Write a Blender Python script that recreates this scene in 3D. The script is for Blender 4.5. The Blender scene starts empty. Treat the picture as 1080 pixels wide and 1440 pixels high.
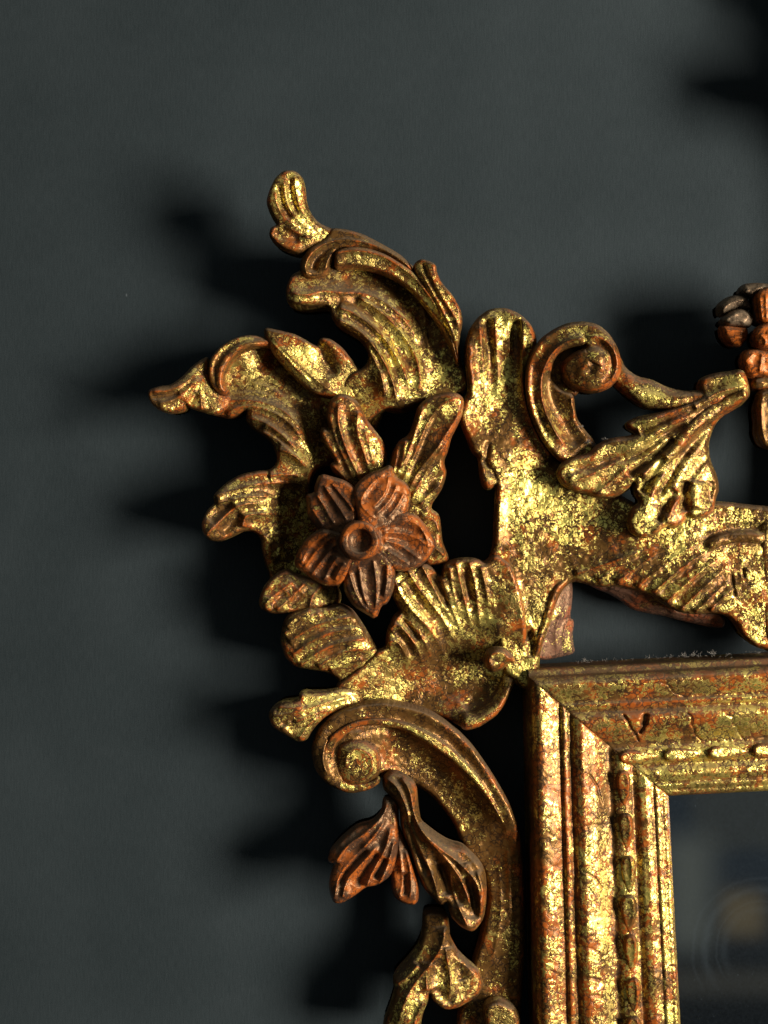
import bpy, math
import numpy as np

# ------------------------------------------------------------------ camera, world, light, exposure
S = 0.0004            # metres per photograph pixel at the wall
D = 1600.0            # camera distance from the wall, in the same pixels
CX, CY = 540.0, 720.0
sc = bpy.context.scene
cam_d = bpy.data.cameras.new('camera'); cam = bpy.data.objects.new('camera', cam_d)
sc.collection.objects.link(cam)
cam.location = (0, -D*S, 0); cam.rotation_euler = (math.radians(90), 0, 0)
cam_d.sensor_fit = 'VERTICAL'; cam_d.sensor_height = 36.0; cam_d.lens = 36.0*D/1440.0
cam_d.clip_start = 0.01; cam_d.clip_end = 50
sc.camera = cam

world = bpy.data.worlds.new('World'); sc.world = world; world.use_nodes = True
# a dim room: dark towards the floor, slate ceiling, a few vague paler patches at eye height
_w = world.node_tree; bg = _w.nodes['Background']; bg.inputs[1].default_value = 7.0
_tc = _w.nodes.new('ShaderNodeTexCoord'); _sp = _w.nodes.new('ShaderNodeSeparateXYZ'); _w.links.new(_tc.outputs['Generated'], _sp.inputs[0])
_rp = _w.nodes.new('ShaderNodeValToRGB'); _mr = _w.nodes.new('ShaderNodeMapRange')
_mr.inputs[1].default_value = -1; _mr.inputs[2].default_value = 1; _w.links.new(_sp.outputs[2], _mr.inputs[0]); _w.links.new(_mr.outputs[0], _rp.inputs[0])
for _i, (_p, _c) in enumerate([(0.0, (.0035, .0033, .003)), (0.318, (.004, .004, .004)), (0.345, (.012, .014, .016)), (0.62, (.020, .024, .028)), (1.0, (.030, .032, .034))]):
    _e = _rp.color_ramp.elements[_i] if _i < 2 else _rp.color_ramp.elements.new(_p)
    _e.position = _p; _e.color = (*_c, 1)
_nz = _w.nodes.new('ShaderNodeTexNoise'); _nz.inputs['Scale'].default_value = 6.0; _nz.inputs['Detail'].default_value = 2
_w.links.new(_tc.outputs['Generated'], _nz.inputs['Vector'])
_m2 = _w.nodes.new('ShaderNodeMapRange'); _m2.interpolation_type = 'SMOOTHSTEP'; _m2.inputs[1].default_value = .5; _m2.inputs[2].default_value = .56
_m2.inputs[4].default_value = .6; _w.links.new(_nz.outputs['Fac'], _m2.inputs[0])
_mx = _w.nodes.new('ShaderNodeMix'); _mx.data_type = 'RGBA'; _mx.blend_type = 'MULTIPLY'; _mx.inputs[0].default_value = 1
_pc = _w.nodes.new('ShaderNodeMix'); _pc.data_type = 'RGBA'; _pc.inputs[6].default_value = (.75, .85, .95, 1); _pc.inputs[7].default_value = (1.9, 1.65, 1.2, 1)
_w.links.new(_m2.outputs[0], _pc.inputs[0]); _w.links.new(_rp.outputs[0], _mx.inputs[6]); _w.links.new(_pc.outputs[2], _mx.inputs[7]); 
def _wm(op, a, b):
    n = _w.nodes.new('ShaderNodeMath'); n.operation = op
    for i, q in enumerate((a, b)):
        if isinstance(q, (int, float)): n.inputs[i].default_value = q
        else: _w.links.new(q, n.inputs[i])
    return n.outputs[0]
_ny = _wm('MAXIMUM', _wm('MULTIPLY', _sp.outputs[1], -1), .05); _a = _wm('DIVIDE', _sp.outputs[0], _ny); _b = _wm('DIVIDE', _sp.outputs[2], _ny)
_last = _mx.outputs[2]
# soft patches painted into the world as the glass's reflections: pale, tan, dim bar
for (_x0, _x1, _z0, _z1, _cl, _so) in ((.247, .288, -.385, -.285, (.046, .049, .043), .040), (.298, .334, -.372, -.334, (.058, .045, .026), .024), (.24, .60, -.425, -.402, (.020, .019, .016), .02)):
    _ms = None
    for _v, _lo, _hi in ((_a, _x0, _x1), (_b, _z0, _z1)):
        for _sg, _ed in ((1, _lo), (-1, _hi)):
            _q = _w.nodes.new('ShaderNodeMapRange'); _q.interpolation_type = 'SMOOTHSTEP'; _q.inputs[1].default_value = _ed-_so/2; _q.inputs[2].default_value = _ed+_so/2
            if _sg < 0: _q.inputs[3].default_value = 1; _q.inputs[4].default_value = 0
            _w.links.new(_v, _q.inputs[0]); _ms = _q.outputs[0] if _ms is None else _wm('MULTIPLY', _ms, _q.outputs[0])
    _mm = _w.nodes.new('ShaderNodeMix'); _mm.data_type = 'RGBA'; _w.links.new(_ms, _mm.inputs[0]); _w.links.new(_last, _mm.inputs[6]); _mm.inputs[7].default_value = (*_cl, 1)
    _last = _mm.outputs[2]
_w.links.new(_last, bg.inputs[0])

def area(name, loc, target, size, energy, color):
    l = bpy.data.lights.new(name, 'AREA'); l.shape = 'RECTANGLE'; l.size, l.size_y = size; l.energy = energy; l.color = color
    o = bpy.data.objects.new(name, l); sc.collection.objects.link(o)
    from mathutils import Vector
    o.location = loc
    o.rotation_euler = (Vector(target)-Vector(loc)).to_track_quat('-Z', 'Y').to_euler()
    return o
area('window_light', (2.00, -1.37, -0.07), (0.03, 0, 0.0), (0.62, 1.20), 188, (1.0, 0.975, 0.93))

sc.view_settings.view_transform = 'Standard'; sc.view_settings.look = 'None'
sc.view_settings.exposure = 0.0; sc.view_settings.gamma = 1.0

# ------------------------------------------------------------------ materials
def nd(nt, t, **kw):
    n = nt.nodes.new(t)
    for k, v in kw.items():
        setattr(n, k, v)
    return n

def mth(nt, op, a, b=None, c=None, clamp=False):
    n = nt.nodes.new('ShaderNodeMath'); n.operation = op; n.use_clamp = clamp
    for i, v in enumerate((a, b, c)):
        if v is None: continue
        if isinstance(v, (int, float)): n.inputs[i].default_value = v
        else: nt.links.new(v, n.inputs[i])
    return n.outputs[0]

def noise(nt, vec, scale, detail=4, rough=0.6, dist=0.0):
    n = nt.nodes.new('ShaderNodeTexNoise'); n.inputs['Scale'].default_value = scale
    n.inputs['Detail'].default_value = detail; n.inputs['Roughness'].default_value = rough
    n.inputs['Distortion'].default_value = dist
    nt.links.new(vec, n.inputs['Vector']); return n.outputs['Fac']

def mapr(nt, v, a, b, c=0.0, d=1.0, smooth=True):
    n = nt.nodes.new('ShaderNodeMapRange'); n.interpolation_type = 'SMOOTHSTEP' if smooth else 'LINEAR'
    n.clamp = True if not smooth else True
    for i, x in enumerate((a, b, c, d)): n.inputs[i+1].default_value = x
    nt.links.new(v, n.inputs[0]); return n.outputs[0]

def mixc(nt, f, a, b):
    n = nt.nodes.new('ShaderNodeMix'); n.data_type = 'RGBA'
    if isinstance(f, (int, float)): n.inputs[0].default_value = f
    else: nt.links.new(f, n.inputs[0])
    for i, v in ((6, a), (7, b)):
        if isinstance(v, tuple): n.inputs[i].default_value = (*v, 1)
        else: nt.links.new(v, n.inputs[i])
    return n.outputs[2]

def mixf(nt, f, a, b):
    n = nt.nodes.new('ShaderNodeMix'); n.data_type = 'FLOAT'
    nt.links.new(f, n.inputs[0])
    for i, v in ((2, a), (3, b)):
        if isinstance(v, (int, float)): n.inputs[i].default_value = v
        else: nt.links.new(v, n.inputs[i])
    return n.outputs[0]

def attr(nt, name):
    n = nt.nodes.new('ShaderNodeAttribute'); n.attribute_name = name; return n.outputs['Fac']

def gilded(name, gilt=0.0, red=0.0, dust=1.0, bole=((0.112, 0.052, 0.013), (0.21, 0.048, 0.007)), rgh=0.03, bump=0.38, glaze=0.46, flake=1.0,
           gold=((0.83, 0.67, 0.15), (0.58, 0.42, 0.09)), seed=0.0):
    """worn gold leaf over red bole; gilt shifts how much leaf is left, red how orange the bole is"""
    m = bpy.data.materials.new(name); m.use_nodes = True; nt = m.node_tree
    p = nt.nodes['Principled BSDF']
    tc = nd(nt, 'ShaderNodeTexCoord'); mp = nd(nt, 'ShaderNodeMapping'); nt.links.new(tc.outputs['Object'], mp.inputs[0])
    mp.inputs['Location'].default_value = (seed, seed*0.7, seed*1.3); v = mp.outputs[0]
    wear = attr(nt, 'wear'); cav = attr(nt, 'cavity')
    nf = noise(nt, v, 470*flake, 5, 0.64, 1.2)         # flake edges
    nm = noise(nt, v, 150, 3, 0.55, 0.3)
    nl = noise(nt, v, 34, 5, 0.6)                      # patches
    vo = nd(nt, 'ShaderNodeTexVoronoi', feature='DISTANCE_TO_EDGE'); vo.inputs['Scale'].default_value = 330*flake
    # crackle of the gesso: distort the coordinate first
    nv = nt.nodes.new('ShaderNodeTexNoise'); nv.inputs['Scale'].default_value = 300; nv.inputs['Detail'].default_value = 3
    nt.links.new(v, nv.inputs['Vector'])
    vm = nd(nt, 'ShaderNodeVectorMath', operation='MULTIPLY_ADD'); nt.links.new(nv.outputs['Color'], vm.inputs[0])
    vm.inputs[1].default_value = (0.0045,)*3; nt.links.new(v, vm.inputs[2]); nt.links.new(vm.outputs[0], vo.inputs['Vector'])
    crack = mapr(nt, vo.outputs['Distance'], 0.035, 0.12)         # 0 in cracks
    crack = mth(nt, 'MAXIMUM', crack, mapr(nt, noise(nt, v, 110, 3, 0.6), 0.50, 0.62, 0, .8))   # the craquelure is open only in places
    # how much leaf survives
    a = mth(nt, 'MULTIPLY_ADD', nl, 1.5, gilt - 0.75 - 0.03)
    a = mth(nt, 'MULTIPLY_ADD', nm, 0.9, mth(nt, 'ADD', a, -0.45))
    a = mth(nt, 'MULTIPLY_ADD', nf, 1.8, mth(nt, 'ADD', a, -0.9))
    a = mth(nt, 'SUBTRACT', a, mth(nt, 'MULTIPLY', wear, 0.42))
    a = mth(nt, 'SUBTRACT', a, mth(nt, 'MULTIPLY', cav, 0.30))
    mask = mapr(nt, a, -0.09, 0.09)
    mask = mth(nt, 'MULTIPLY', mask, mth(nt, 'MULTIPLY_ADD', crack, 0.92, 0.08))
    # colours
    ng = noise(nt, v, 210, 4, 0.6)
    gcol = mixc(nt, mapr(nt, ng, 0.35, 0.65), gold[0], gold[1])
    nb = noise(nt, v, 62, 5, 0.62)
    bf = mapr(nt, mth(nt, 'ADD', nb, mth(nt, 'MULTIPLY_ADD', wear, 0.10, red)), 0.50, 0.62)
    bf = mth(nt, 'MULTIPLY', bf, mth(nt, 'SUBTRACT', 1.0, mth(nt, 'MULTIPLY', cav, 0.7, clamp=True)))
    bcol = mixc(nt, bf, bole[0], bole[1])
    # brown patina between the flakes and in the crackle, tarnished leaf in larger clouds
    nt_ = noise(nt, v, 26, 4, 0.62)
    bcol = mixc(nt, mth(nt, 'MULTIPLY', mth(nt, 'SUBTRACT', 1.0, crack), 0.8), bcol, (0.018, 0.011, 0.008))
    gcol = mixc(nt, mapr(nt, nt_, 0.42, 0.60, 0.1, 0.75), gcol, (0.33, 0.215, 0.06))
    col = mixc(nt, mask, bcol, gcol)
    # dust settled on what faces up and in the hollows
    geo = nd(nt, 'ShaderNodeNewGeometry'); sp = nd(nt, 'ShaderNodeSeparateXYZ'); nt.links.new(geo.outputs['Normal'], sp.inputs[0])
    up = mapr(nt, mth(nt, 'ADD', sp.outputs[2], mth(nt, 'MULTIPLY_ADD', nm, 0.5, -0.25)), 0.30, 0.68)
    df = mth(nt, 'MULTIPLY', up, 0.55*dust)
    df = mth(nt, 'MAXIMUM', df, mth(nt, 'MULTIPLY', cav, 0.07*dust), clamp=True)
    col = mixc(nt, df, col, (0.105, 0.076, 0.046))
    nt.links.new(col, p.inputs['Base Color'])
    met = mth(nt, 'MAXIMUM', mask, mth(nt, 'MULTIPLY', mth(nt, 'SUBTRACT', 1.0, bf), glaze)); met = mth(nt, 'MULTIPLY', met, mth(nt, 'SUBTRACT', 1.0, df)); met = mth(nt, 'MULTIPLY', met, 0.93)
    nt.links.new(met, p.inputs['Metallic'])
    rg = mixf(nt, mask, 0.30, mixf(nt, mapr(nt, ng, 0.3, 0.7), 0.25+rgh, 0.42+rgh))
    rg = mixf(nt, df, rg, 0.85)
    nt.links.new(rg, p.inputs['Roughness']); p.inputs['Specular IOR Level'].default_value = 0.38; p.inputs['Specular Tint'].default_value = (1.0, 0.55, 0.25, 1)
    # relief of the leaf and the crackle
    hgt = mth(nt, 'MULTIPLY_ADD', mask, 0.5, mth(nt, 'MULTIPLY', crack, 0.35))
    hgt = mth(nt, 'ADD', hgt, mth(nt, 'MULTIPLY', nf, 0.9))
    hgt = mth(nt, 'ADD', hgt, mth(nt, 'MULTIPLY', nm, 0.9))
    b = nd(nt, 'ShaderNodeBump'); b.inputs['Strength'].default_value = bump; b.inputs['Distance'].default_value = 0.00045
    nt.links.new(hgt, b.inputs['Height']); nt.links.new(b.outputs[0], p.inputs['Normal'])
    return m

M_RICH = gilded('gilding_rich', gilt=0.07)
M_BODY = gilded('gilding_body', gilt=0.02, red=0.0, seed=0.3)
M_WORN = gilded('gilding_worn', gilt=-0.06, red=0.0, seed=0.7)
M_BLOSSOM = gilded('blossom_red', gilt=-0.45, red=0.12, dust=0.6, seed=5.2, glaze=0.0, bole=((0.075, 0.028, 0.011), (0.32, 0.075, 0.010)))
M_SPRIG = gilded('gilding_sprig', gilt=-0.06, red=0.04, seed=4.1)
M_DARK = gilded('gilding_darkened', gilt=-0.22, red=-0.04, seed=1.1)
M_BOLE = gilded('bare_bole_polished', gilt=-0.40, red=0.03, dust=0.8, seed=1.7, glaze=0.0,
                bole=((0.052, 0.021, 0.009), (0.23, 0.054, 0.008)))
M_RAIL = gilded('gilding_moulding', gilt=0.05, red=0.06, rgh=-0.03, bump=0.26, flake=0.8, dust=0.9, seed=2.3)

def wall_material():
    m = bpy.data.materials.new('slate_wall_paint'); m.use_nodes = True; nt = m.node_tree; p = nt.nodes['Principled BSDF']
    tc = nd(nt, 'ShaderNodeTexCoord'); v = tc.outputs['Object']
    mp = nd(nt, 'ShaderNodeMapping'); nt.links.new(v, mp.inputs[0]); mp.inputs['Scale'].default_value = (1, 1, 0.16)
    n1 = noise(nt, mp.outputs[0], 900, 3, 0.6); n2 = noise(nt, v, 9, 5, 0.6); n3 = noise(nt, v, 1500, 2, 0.9)
    f = mth(nt, 'ADD', mth(nt, 'MULTIPLY', n1, 0.30), mth(nt, 'MULTIPLY', n2, 0.45)); f = mth(nt, 'ADD', f, mth(nt, 'MULTIPLY', n3, 0.60))
    col = mixc(nt, mapr(nt, f, 0.40, 0.95, smooth=False), (0.0072, 0.0106, 0.0108), (0.0258, 0.0316, 0.0316))
    # sparse pale nicks and scuffs
    vo = nd(nt, 'ShaderNodeTexVoronoi'); vo.inputs['Scale'].default_value = 42
    mp2 = nd(nt, 'ShaderNodeMapping'); nt.links.new(v, mp2.inputs[0]); mp2.inputs['Rotation'].default_value = (0, 0.5, 0); mp2.inputs['Scale'].default_value = (1.0, 1, 0.5)
    nt.links.new(mp2.outputs[0], vo.inputs['Vector'])
    fl = mapr(nt, vo.outputs['Distance'], 0.018, 0.034, 1.0, 0.0)
    sp = nd(nt, 'ShaderNodeSeparateColor'); nt.links.new(vo.outputs['Color'], sp.inputs[0])
    fl = mth(nt, 'MULTIPLY', fl, mapr(nt, sp.outputs[0], 0.55, 1.0))
    col = mixc(nt, mth(nt, 'MULTIPLY', fl, 0.35), col, (0.20, 0.21, 0.21))
    # faint vertical rubs and a few lighter wiped clouds
    mp3 = nd(nt, 'ShaderNodeMapping'); nt.links.new(v, mp3.inputs[0]); mp3.inputs['Scale'].default_value = (1, 1, .07)
    rub = mapr(nt, noise(nt, mp3.outputs[0], 260, 4, 0.7), 0.66, 0.76, 0, 1)
    rub = mth(nt, 'MULTIPLY', rub, mapr(nt, noise(nt, v, 22, 3, 0.6), 0.5, 0.7))
    col = mixc(nt, mth(nt, 'MULTIPLY', rub, 0.16), col, (0.09, 0.10, 0.10))
    col = mixc(nt, mapr(nt, noise(nt, v, 5, 6, 0.65, 0.8), 0.52, 0.66, 0, 0.022), col, (0.10, 0.11, 0.11))
    nt.links.new(col, p.inputs['Base Color'])
    p.inputs['Roughness'].default_value = 0.8; p.inputs['Specular IOR Level'].default_value = 0.12
    b = nd(nt, 'ShaderNodeBump'); b.inputs['Strength'].default_value = 0.25; b.inputs['Distance'].default_value = 0.0003
    nt.links.new(mth(nt, 'ADD', n1, n3), b.inputs['Height']); nt.links.new(b.outputs[0], p.inputs['Normal'])
    return m

def glass_material():
    m = bpy.data.materials.new('old_mirror_glass'); m.use_nodes = True; nt = m.node_tree; p = nt.nodes['Principled BSDF']
    tc = nd(nt, 'ShaderNodeTexCoord'); v = tc.outputs['Object']
    n = noise(nt, v, 14, 5, 0.6, 0.5); n2 = noise(nt, v, 700, 3, 0.6)
    # wiping smears left in the dust: arcs round one spot of the pane
    dx = nd(nt, 'ShaderNodeVectorMath', operation='DISTANCE'); nt.links.new(v, dx.inputs[0]); dx.inputs[1].default_value = (0.206, -0.0208, -0.238)
    dd = mth(nt, 'MULTIPLY_ADD', n, 0.016, dx.outputs['Value'])
    arcs = 0
    for r, w_, k in ((0.0405, 0.0035, 0.9), (0.034, 0.0012, 0.6), (0.0295, 0.004, 0.7), (0.047, 0.0015, 0.5)):
        g = mapr(nt, mth(nt, 'ABSOLUTE', mth(nt, 'SUBTRACT', dd, r)), 0, w_, k, 0)
        arcs = g if arcs == 0 else mth(nt, 'MAXIMUM', arcs, g)
    sz = nd(nt, 'ShaderNodeSeparateXYZ'); nt.links.new(v, sz.inputs[0])
    arcs = mth(nt, 'MULTIPLY', arcs, mapr(nt, mth(nt, 'MULTIPLY_ADD', sz.outputs[0], -0.6, sz.outputs[2]), -0.372, -0.352))
    sm = mth(nt, 'MULTIPLY', arcs, mapr(nt, n, 0.3, 0.6))
    dirt = mth(nt, 'ADD', mth(nt, 'MULTIPLY', sm, 0.055), mth(nt, 'MULTIPLY', n2, 0.05))
    dirt = mth(nt, 'ADD', dirt, mapr(nt, n2, 0.72, 0.78, 0.0, 0.25))
    d2 = nd(nt, 'ShaderNodeBsdfDiffuse'); d2.inputs[0].default_value = (0.10, 0.125, 0.14, 1)
    p.inputs['Base Color'].default_value = (0.165, 0.172, 0.172, 1); p.inputs['Metallic'].default_value = 1.0
    p.inputs['Roughness'].default_value = 0.045
    mx = nd(nt, 'ShaderNodeMixShader'); nt.links.new(dirt, mx.inputs[0]); nt.links.new(p.outputs[0], mx.inputs[1]); nt.links.new(d2.outputs[0], mx.inputs[2])
    nt.links.new(mx.outputs[0], nt.nodes['Material Output'].inputs[0])
    return m

# ------------------------------------------------------------------ numpy helpers
def to_world(px, py, h):
    """photograph position of a point that stands h pixels off the wall -> metres"""
    k = (D-h)/D
    return np.stack([(px-CX)*k*S, -h*S, (CY-py)*k*S], -1)

CROP = {'A': (340, 210, .31481), 'B': (190, 430, .31481), 'C': (400, 530, .31481), 'D': (620, 400, .31481),
        'E': (760, 380, .29630), 'F': (350, 730, .37037), 'G': (400, 960, .33333), 'H': (680, 680, .37037),
        'K': (500, 1240, .24074), 'L': (960, 380, .18045), 'M': (400, 640, .22222), 'W': (0, 0, 1.0)}

def T(key, s):
    """points read off an enlarged detail of the photograph -> photograph pixels"""
    ox, oy, k = CROP[key]
    a = np.array([[float(c) for c in q.split(',')] for q in s.split()])
    return a*k + (ox, oy)

def chaikin(p, n=2, closed=True):
    for _ in range(n):
        if closed: q = np.roll(p, -1, 0); a = p*.8+q*.2; b = p*.2+q*.8; p = np.stack([a, b], 1).reshape(-1, 2)
        else:
            a = p[:-1]*.75+p[1:]*.25; b = p[:-1]*.25+p[1:]*.75
            p = np.concatenate([p[:1], np.stack([a, b], 1).reshape(-1, 2), p[-1:]])
    return p

def seg_dist(P, A, B):
    """distance of points P (n,2) to polyline segments A-B (m,2); also the index + parameter of the nearest"""
    d2 = np.full(len(P), 1e18); tt = np.zeros(len(P))
    for i in range(len(A)):
        ab = B[i]-A[i]; L = ab@ab+1e-9
        t = np.clip(((P-A[i])@ab)/L, 0, 1); q = P-A[i]-t[:, None]*ab
        d = (q*q).sum(1); k = d < d2
        d2[k] = d[k]; tt[k] = i+t[k]
    return np.sqrt(d2), tt/len(A)

def inside(P, poly):
    x, y = P[:, 0], P[:, 1]; r = np.zeros(len(P), bool); n = len(poly)
    for i in range(n):
        x1, y1 = poly[i]; x2, y2 = poly[(i+1) % n]
        if y1 == y2: continue
        c = ((y1 > y) != (y2 > y)) & (x < (x2-x1)*(y-y1)/(y2-y1)+x1); r ^= c
    return r

_rng = np.random.RandomState(7); LAT = _rng.rand(256, 256)
def vnoise(x, y, sc_, seed=0):
    x = x/sc_+seed*17.3; y = y/sc_+seed*9.1
    xi = np.floor(x).astype(int); yi = np.floor(y).astype(int); fx = x-xi; fy = y-yi
    fx = fx*fx*(3-2*fx); fy = fy*fy*(3-2*fy)
    g = lambda a, b: LAT[a % 256, b % 256]
    return (g(xi, yi)*(1-fx)+g(xi+1, yi)*fx)*(1-fy)+(g(xi, yi+1)*(1-fx)+g(xi+1, yi+1)*fx)*fy - .5

def tps(pts, P):
    pts = np.array(pts, float)
    if len(pts) == 1: return np.full(len(P), pts[0, 2])
    X = pts[:, :2]/200.0; Y = P/200.0; n = len(X)
    if n < 4:
        A = np.c_[np.ones(n), X-X.mean(0)]; c, *_ = np.linalg.lstsq(A, pts[:, 2], rcond=None)
        return np.c_[np.ones(len(Y)), Y-X.mean(0)]@c
    f = lambda r2: np.where(r2 > 1e-12, r2*np.log(r2+1e-12), 0)
    K = f(((X[:, None]-X[None])**2).sum(-1)) + np.eye(n)*0.02
    Q = np.c_[np.ones(n), X]; A = np.block([[K, Q], [Q.T, np.zeros((3, 3))]])
    c = np.linalg.solve(A, np.r_[pts[:, 2], 0, 0, 0])
    out = np.clip(f(((Y[:, None]-X[None])**2).sum(-1))@c[:n]+np.c_[np.ones(len(Y)), Y]@c[n:], pts[:, 2].min()-25, pts[:, 2].max()+25)
    return out

def blur(a, n):
    for ax in (0, 1):
        for _ in range(2):
            p = np.pad(a, [(n, n) if k == ax else (0, 0) for k in (0, 1)], 'edge')
            c = np.cumsum(p, ax); c = np.concatenate([np.zeros_like(np.take(c, [0], ax)), c], ax)
            N = a.shape[ax]; w = 2*n+1
            a = (np.take(c, range(w, w+N), ax)-np.take(c, range(0, N), ax))/w
    return a

root = None
def link_mesh(name, verts, faces, mat, parent, attrs=None, label=None):
    me = bpy.data.meshes.new(name)
    nf = len(faces); fl = faces.shape[1]
    me.vertices.add(len(verts)); me.vertices.foreach_set('co', verts.astype(np.float32).ravel())
    me.loops.add(nf*fl); me.loops.foreach_set('vertex_index', faces.astype(np.int32).ravel())
    me.polygons.add(nf); me.polygons.foreach_set('loop_start', np.arange(0, nf*fl, fl, dtype=np.int32))
    me.polygons.foreach_set('loop_total', np.full(nf, fl, np.int32))
    me.polygons.foreach_set('use_smooth', np.ones(nf, bool))
    me.update(calc_edges=True); me.validate()
    if attrs:
        for k, v in attrs.items():
            at = me.attributes.new(k, 'FLOAT', 'POINT'); at.data.foreach_set('value', v.astype(np.float32))
    me.materials.append(mat)
    o = bpy.data.objects.new(name, me); sc.collection.objects.link(o)
    if parent is not None: o.parent = parent
    if label: o['label'] = label
    return o

def relief(name, parent, mat, outline, heights, feats=(), edge=(9, 9), back=None, rim=None, holes=(), rough=1.0, res=1.35, dome=None, seed=None, corner=2, taper=0.0):
    """A carved piece: everything inside outline stands at the height the spot heights give, with its
    arrises, flutes and rolls cut into the face, a rounded edge and real sides down to its back."""
    seed = seed if seed is not None else (abs(hash_(name))+len(outline)*3+int(outline[0, 0])) % 97
    poly = chaikin(outline, corner); hp = [chaikin(h, corner) for h in holes]
    lo = poly.min(0)-4*res; hi = poly.max(0)+4*res
    gx = np.arange(lo[0], hi[0], res); gy = np.arange(lo[1], hi[1], res); nx, ny = len(gx), len(gy)
    PX, PY = np.meshgrid(gx, gy); P = np.stack([PX.ravel(), PY.ravel()], 1)
    loops = [poly]+hp
    A = np.concatenate([l for l in loops]); B = np.concatenate([np.roll(l, -1, 0) for l in loops])
    d, _ = seg_dist(P, A, B)
    ins = inside(P, poly)
    for l in hp: ins &= ~inside(P, l)
    sd = np.where(ins, d, -d); SD = sd.reshape(ny, nx)
    H = tps(heights, P)
    near = (sd > -res*.75) & (sd < res*.35)
    dd = np.where(near, 0, np.clip(sd, 0, None))
    if dome: # (radius, height): the whole piece swells towards its middle
        t = np.clip(dd/dome[0], 0, 1); H = H + dome[1]*(np.sqrt(1-(1-t)**2)-1)
    if rim:  # (width, amount): turned-up lip
        H = H + rim[1]*np.exp(-(dd/rim[0])**2)
    er, ed = edge[0]*.72, edge[1]*.78; t = np.clip(dd/er, 0, 1); H = H - ed*(1-np.sqrt(np.clip(1-(1-t)**2, 0, 1)))
    extra = np.zeros(len(P))
    for f in feats:
        kind, pts, amp, w = f[:4]
        pl = chaikin(pts, 2, closed=False)
        reach = w*5
        m = (P[:, 0] > pl[:, 0].min()-reach) & (P[:, 0] < pl[:, 0].max()+reach) & (P[:, 1] > pl[:, 1].min()-reach) & (P[:, 1] < pl[:, 1].max()+reach)
        if not m.any(): continue
        q, tt = seg_dist(P[m], pl[:-1], pl[1:])
        fade0, fade1 = (f[4] if len(f) > 4 else (.18, .18))
        e = np.ones(len(q))
        if fade0: e *= np.clip(tt/(fade0*1.8), 0, 1)
        if fade1: e *= np.clip((1-tt)/(fade1*1.8), 0, 1)
        e = e*e*(3-2*e)
        if kind == 'r': g = np.exp(-(q/w))                     # sharp arris between flutes
        elif kind == 'g': g = np.exp(-(q/w)**2)                # soft ridge / hollow
        elif kind == 'b': g = np.sqrt(np.clip(1-(q/w)**2, 0, 1)) # round bead
        elif kind == 's':                                       # step: raised on the left of the line's direction
            i = np.clip((tt*(len(pl)-1)).astype(int), 0, len(pl)-2); dr = pl[i+1]-pl[i]; rel = P[m]-pl[i]
            side = np.sign(dr[:, 0]*rel[:, 1]-dr[:, 1]*rel[:, 0])
            g = np.where(side < 0, np.exp(-(q/w)), 0)*np.clip(1, 0, 1)
            g = np.where(side < 0, np.exp(-(q/(w*2.5))**1.5), np.exp(-(q/1.6)**2))
        H[m] += amp*e*g
    H = H + rough*(1.5*vnoise(P[:, 0], P[:, 1], 17, seed)+.9*vnoise(P[:, 0], P[:, 1], 7, seed+1)+.35*vnoise(P[:, 0], P[:, 1], 3.2, seed+2))
    Hg = H.reshape(ny, nx)
    cur = Hg-blur(Hg, 2)
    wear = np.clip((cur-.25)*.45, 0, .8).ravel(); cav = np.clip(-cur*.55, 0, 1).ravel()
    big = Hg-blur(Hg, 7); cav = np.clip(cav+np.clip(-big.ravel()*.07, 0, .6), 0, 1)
    wear = np.clip(wear+.22*np.exp(-(dd/2.0)**2), 0, 1)
    # pull near-outline grid points on to the outline, drop cells outside
    gyy, gxx = np.gradient(SD, res); gr = np.stack([gxx.ravel(), gyy.ravel()], 1); gr /= np.linalg.norm(gr, axis=1)[:, None]+1e-9
    P2 = P.copy(); P2[near] -= gr[near]*sd[near, None]
    keep = (sd > -res*.75); kg = keep.reshape(ny, nx)
    cell = kg[:-1, :-1] & kg[1:, :-1] & kg[:-1, 1:] & kg[1:, 1:]
    cj, ci = np.nonzero(cell); base = cj*nx+ci
    F = np.stack([base, base+nx, base+nx+1, base+1], 1)
    used = np.zeros(nx*ny, bool); used[F.ravel()] = True; remap = -np.ones(nx*ny, int); idx = np.nonzero(used)[0]; remap[idx] = np.arange(len(idx))
    F = remap[F]; P2 = P2[idx]; h = H[idx]; wear = wear[idx]; cav = cav[idx]; n = len(P2)
    # boundary edges (used once), directed
    E = np.concatenate([F[:, [0, 1]], F[:, [1, 2]], F[:, [2, 3]], F[:, [3, 0]]])
    key = np.sort(E, 1); code = key[:, 0]*n+key[:, 1]; u, inv, cnt = np.unique(code, return_inverse=True, return_counts=True)
    BE = E[cnt[inv] == 1]
    hb = back if back is not None else float(np.median(h))-38
    bv = np.unique(BE); g_ = gr[idx][bv]; P2[bv] = P[idx][bv]-g_*sd[idx][bv][:, None]
    inner = sd[idx][bv] >= res*.35; h[bv[inner]] -= ed*(1-np.sqrt(np.clip(1-(1-np.clip(dd[idx][bv[inner]]/er, 0, 1))**2, 0, 1))) * 0 + ed*np.sqrt(np.clip(1-(1-np.clip(dd[idx][bv[inner]]/er, 0, 1))**2, 0, 1))
    top = to_world(P2[:, 0], P2[:, 1], h)
    rm = -np.ones(n, int); rm[bv] = np.arange(len(bv)); nb = len(bv)
    gb = gr[idx][bv]                     # points inwards
    inw = np.stack([gb[:, 0], np.zeros(nb), -gb[:, 1]], 1)*S
    yb = -hb*S; t0 = top[bv]
    ring = []
    for fr, off in ((.10, -1.2), (.45, -.8), (1.0, 3.0+taper)):
        r = t0+inw*off; r[:, 1] = t0[:, 1]+(np.maximum(yb, t0[:, 1])-t0[:, 1])*fr; ring.append(r)
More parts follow.
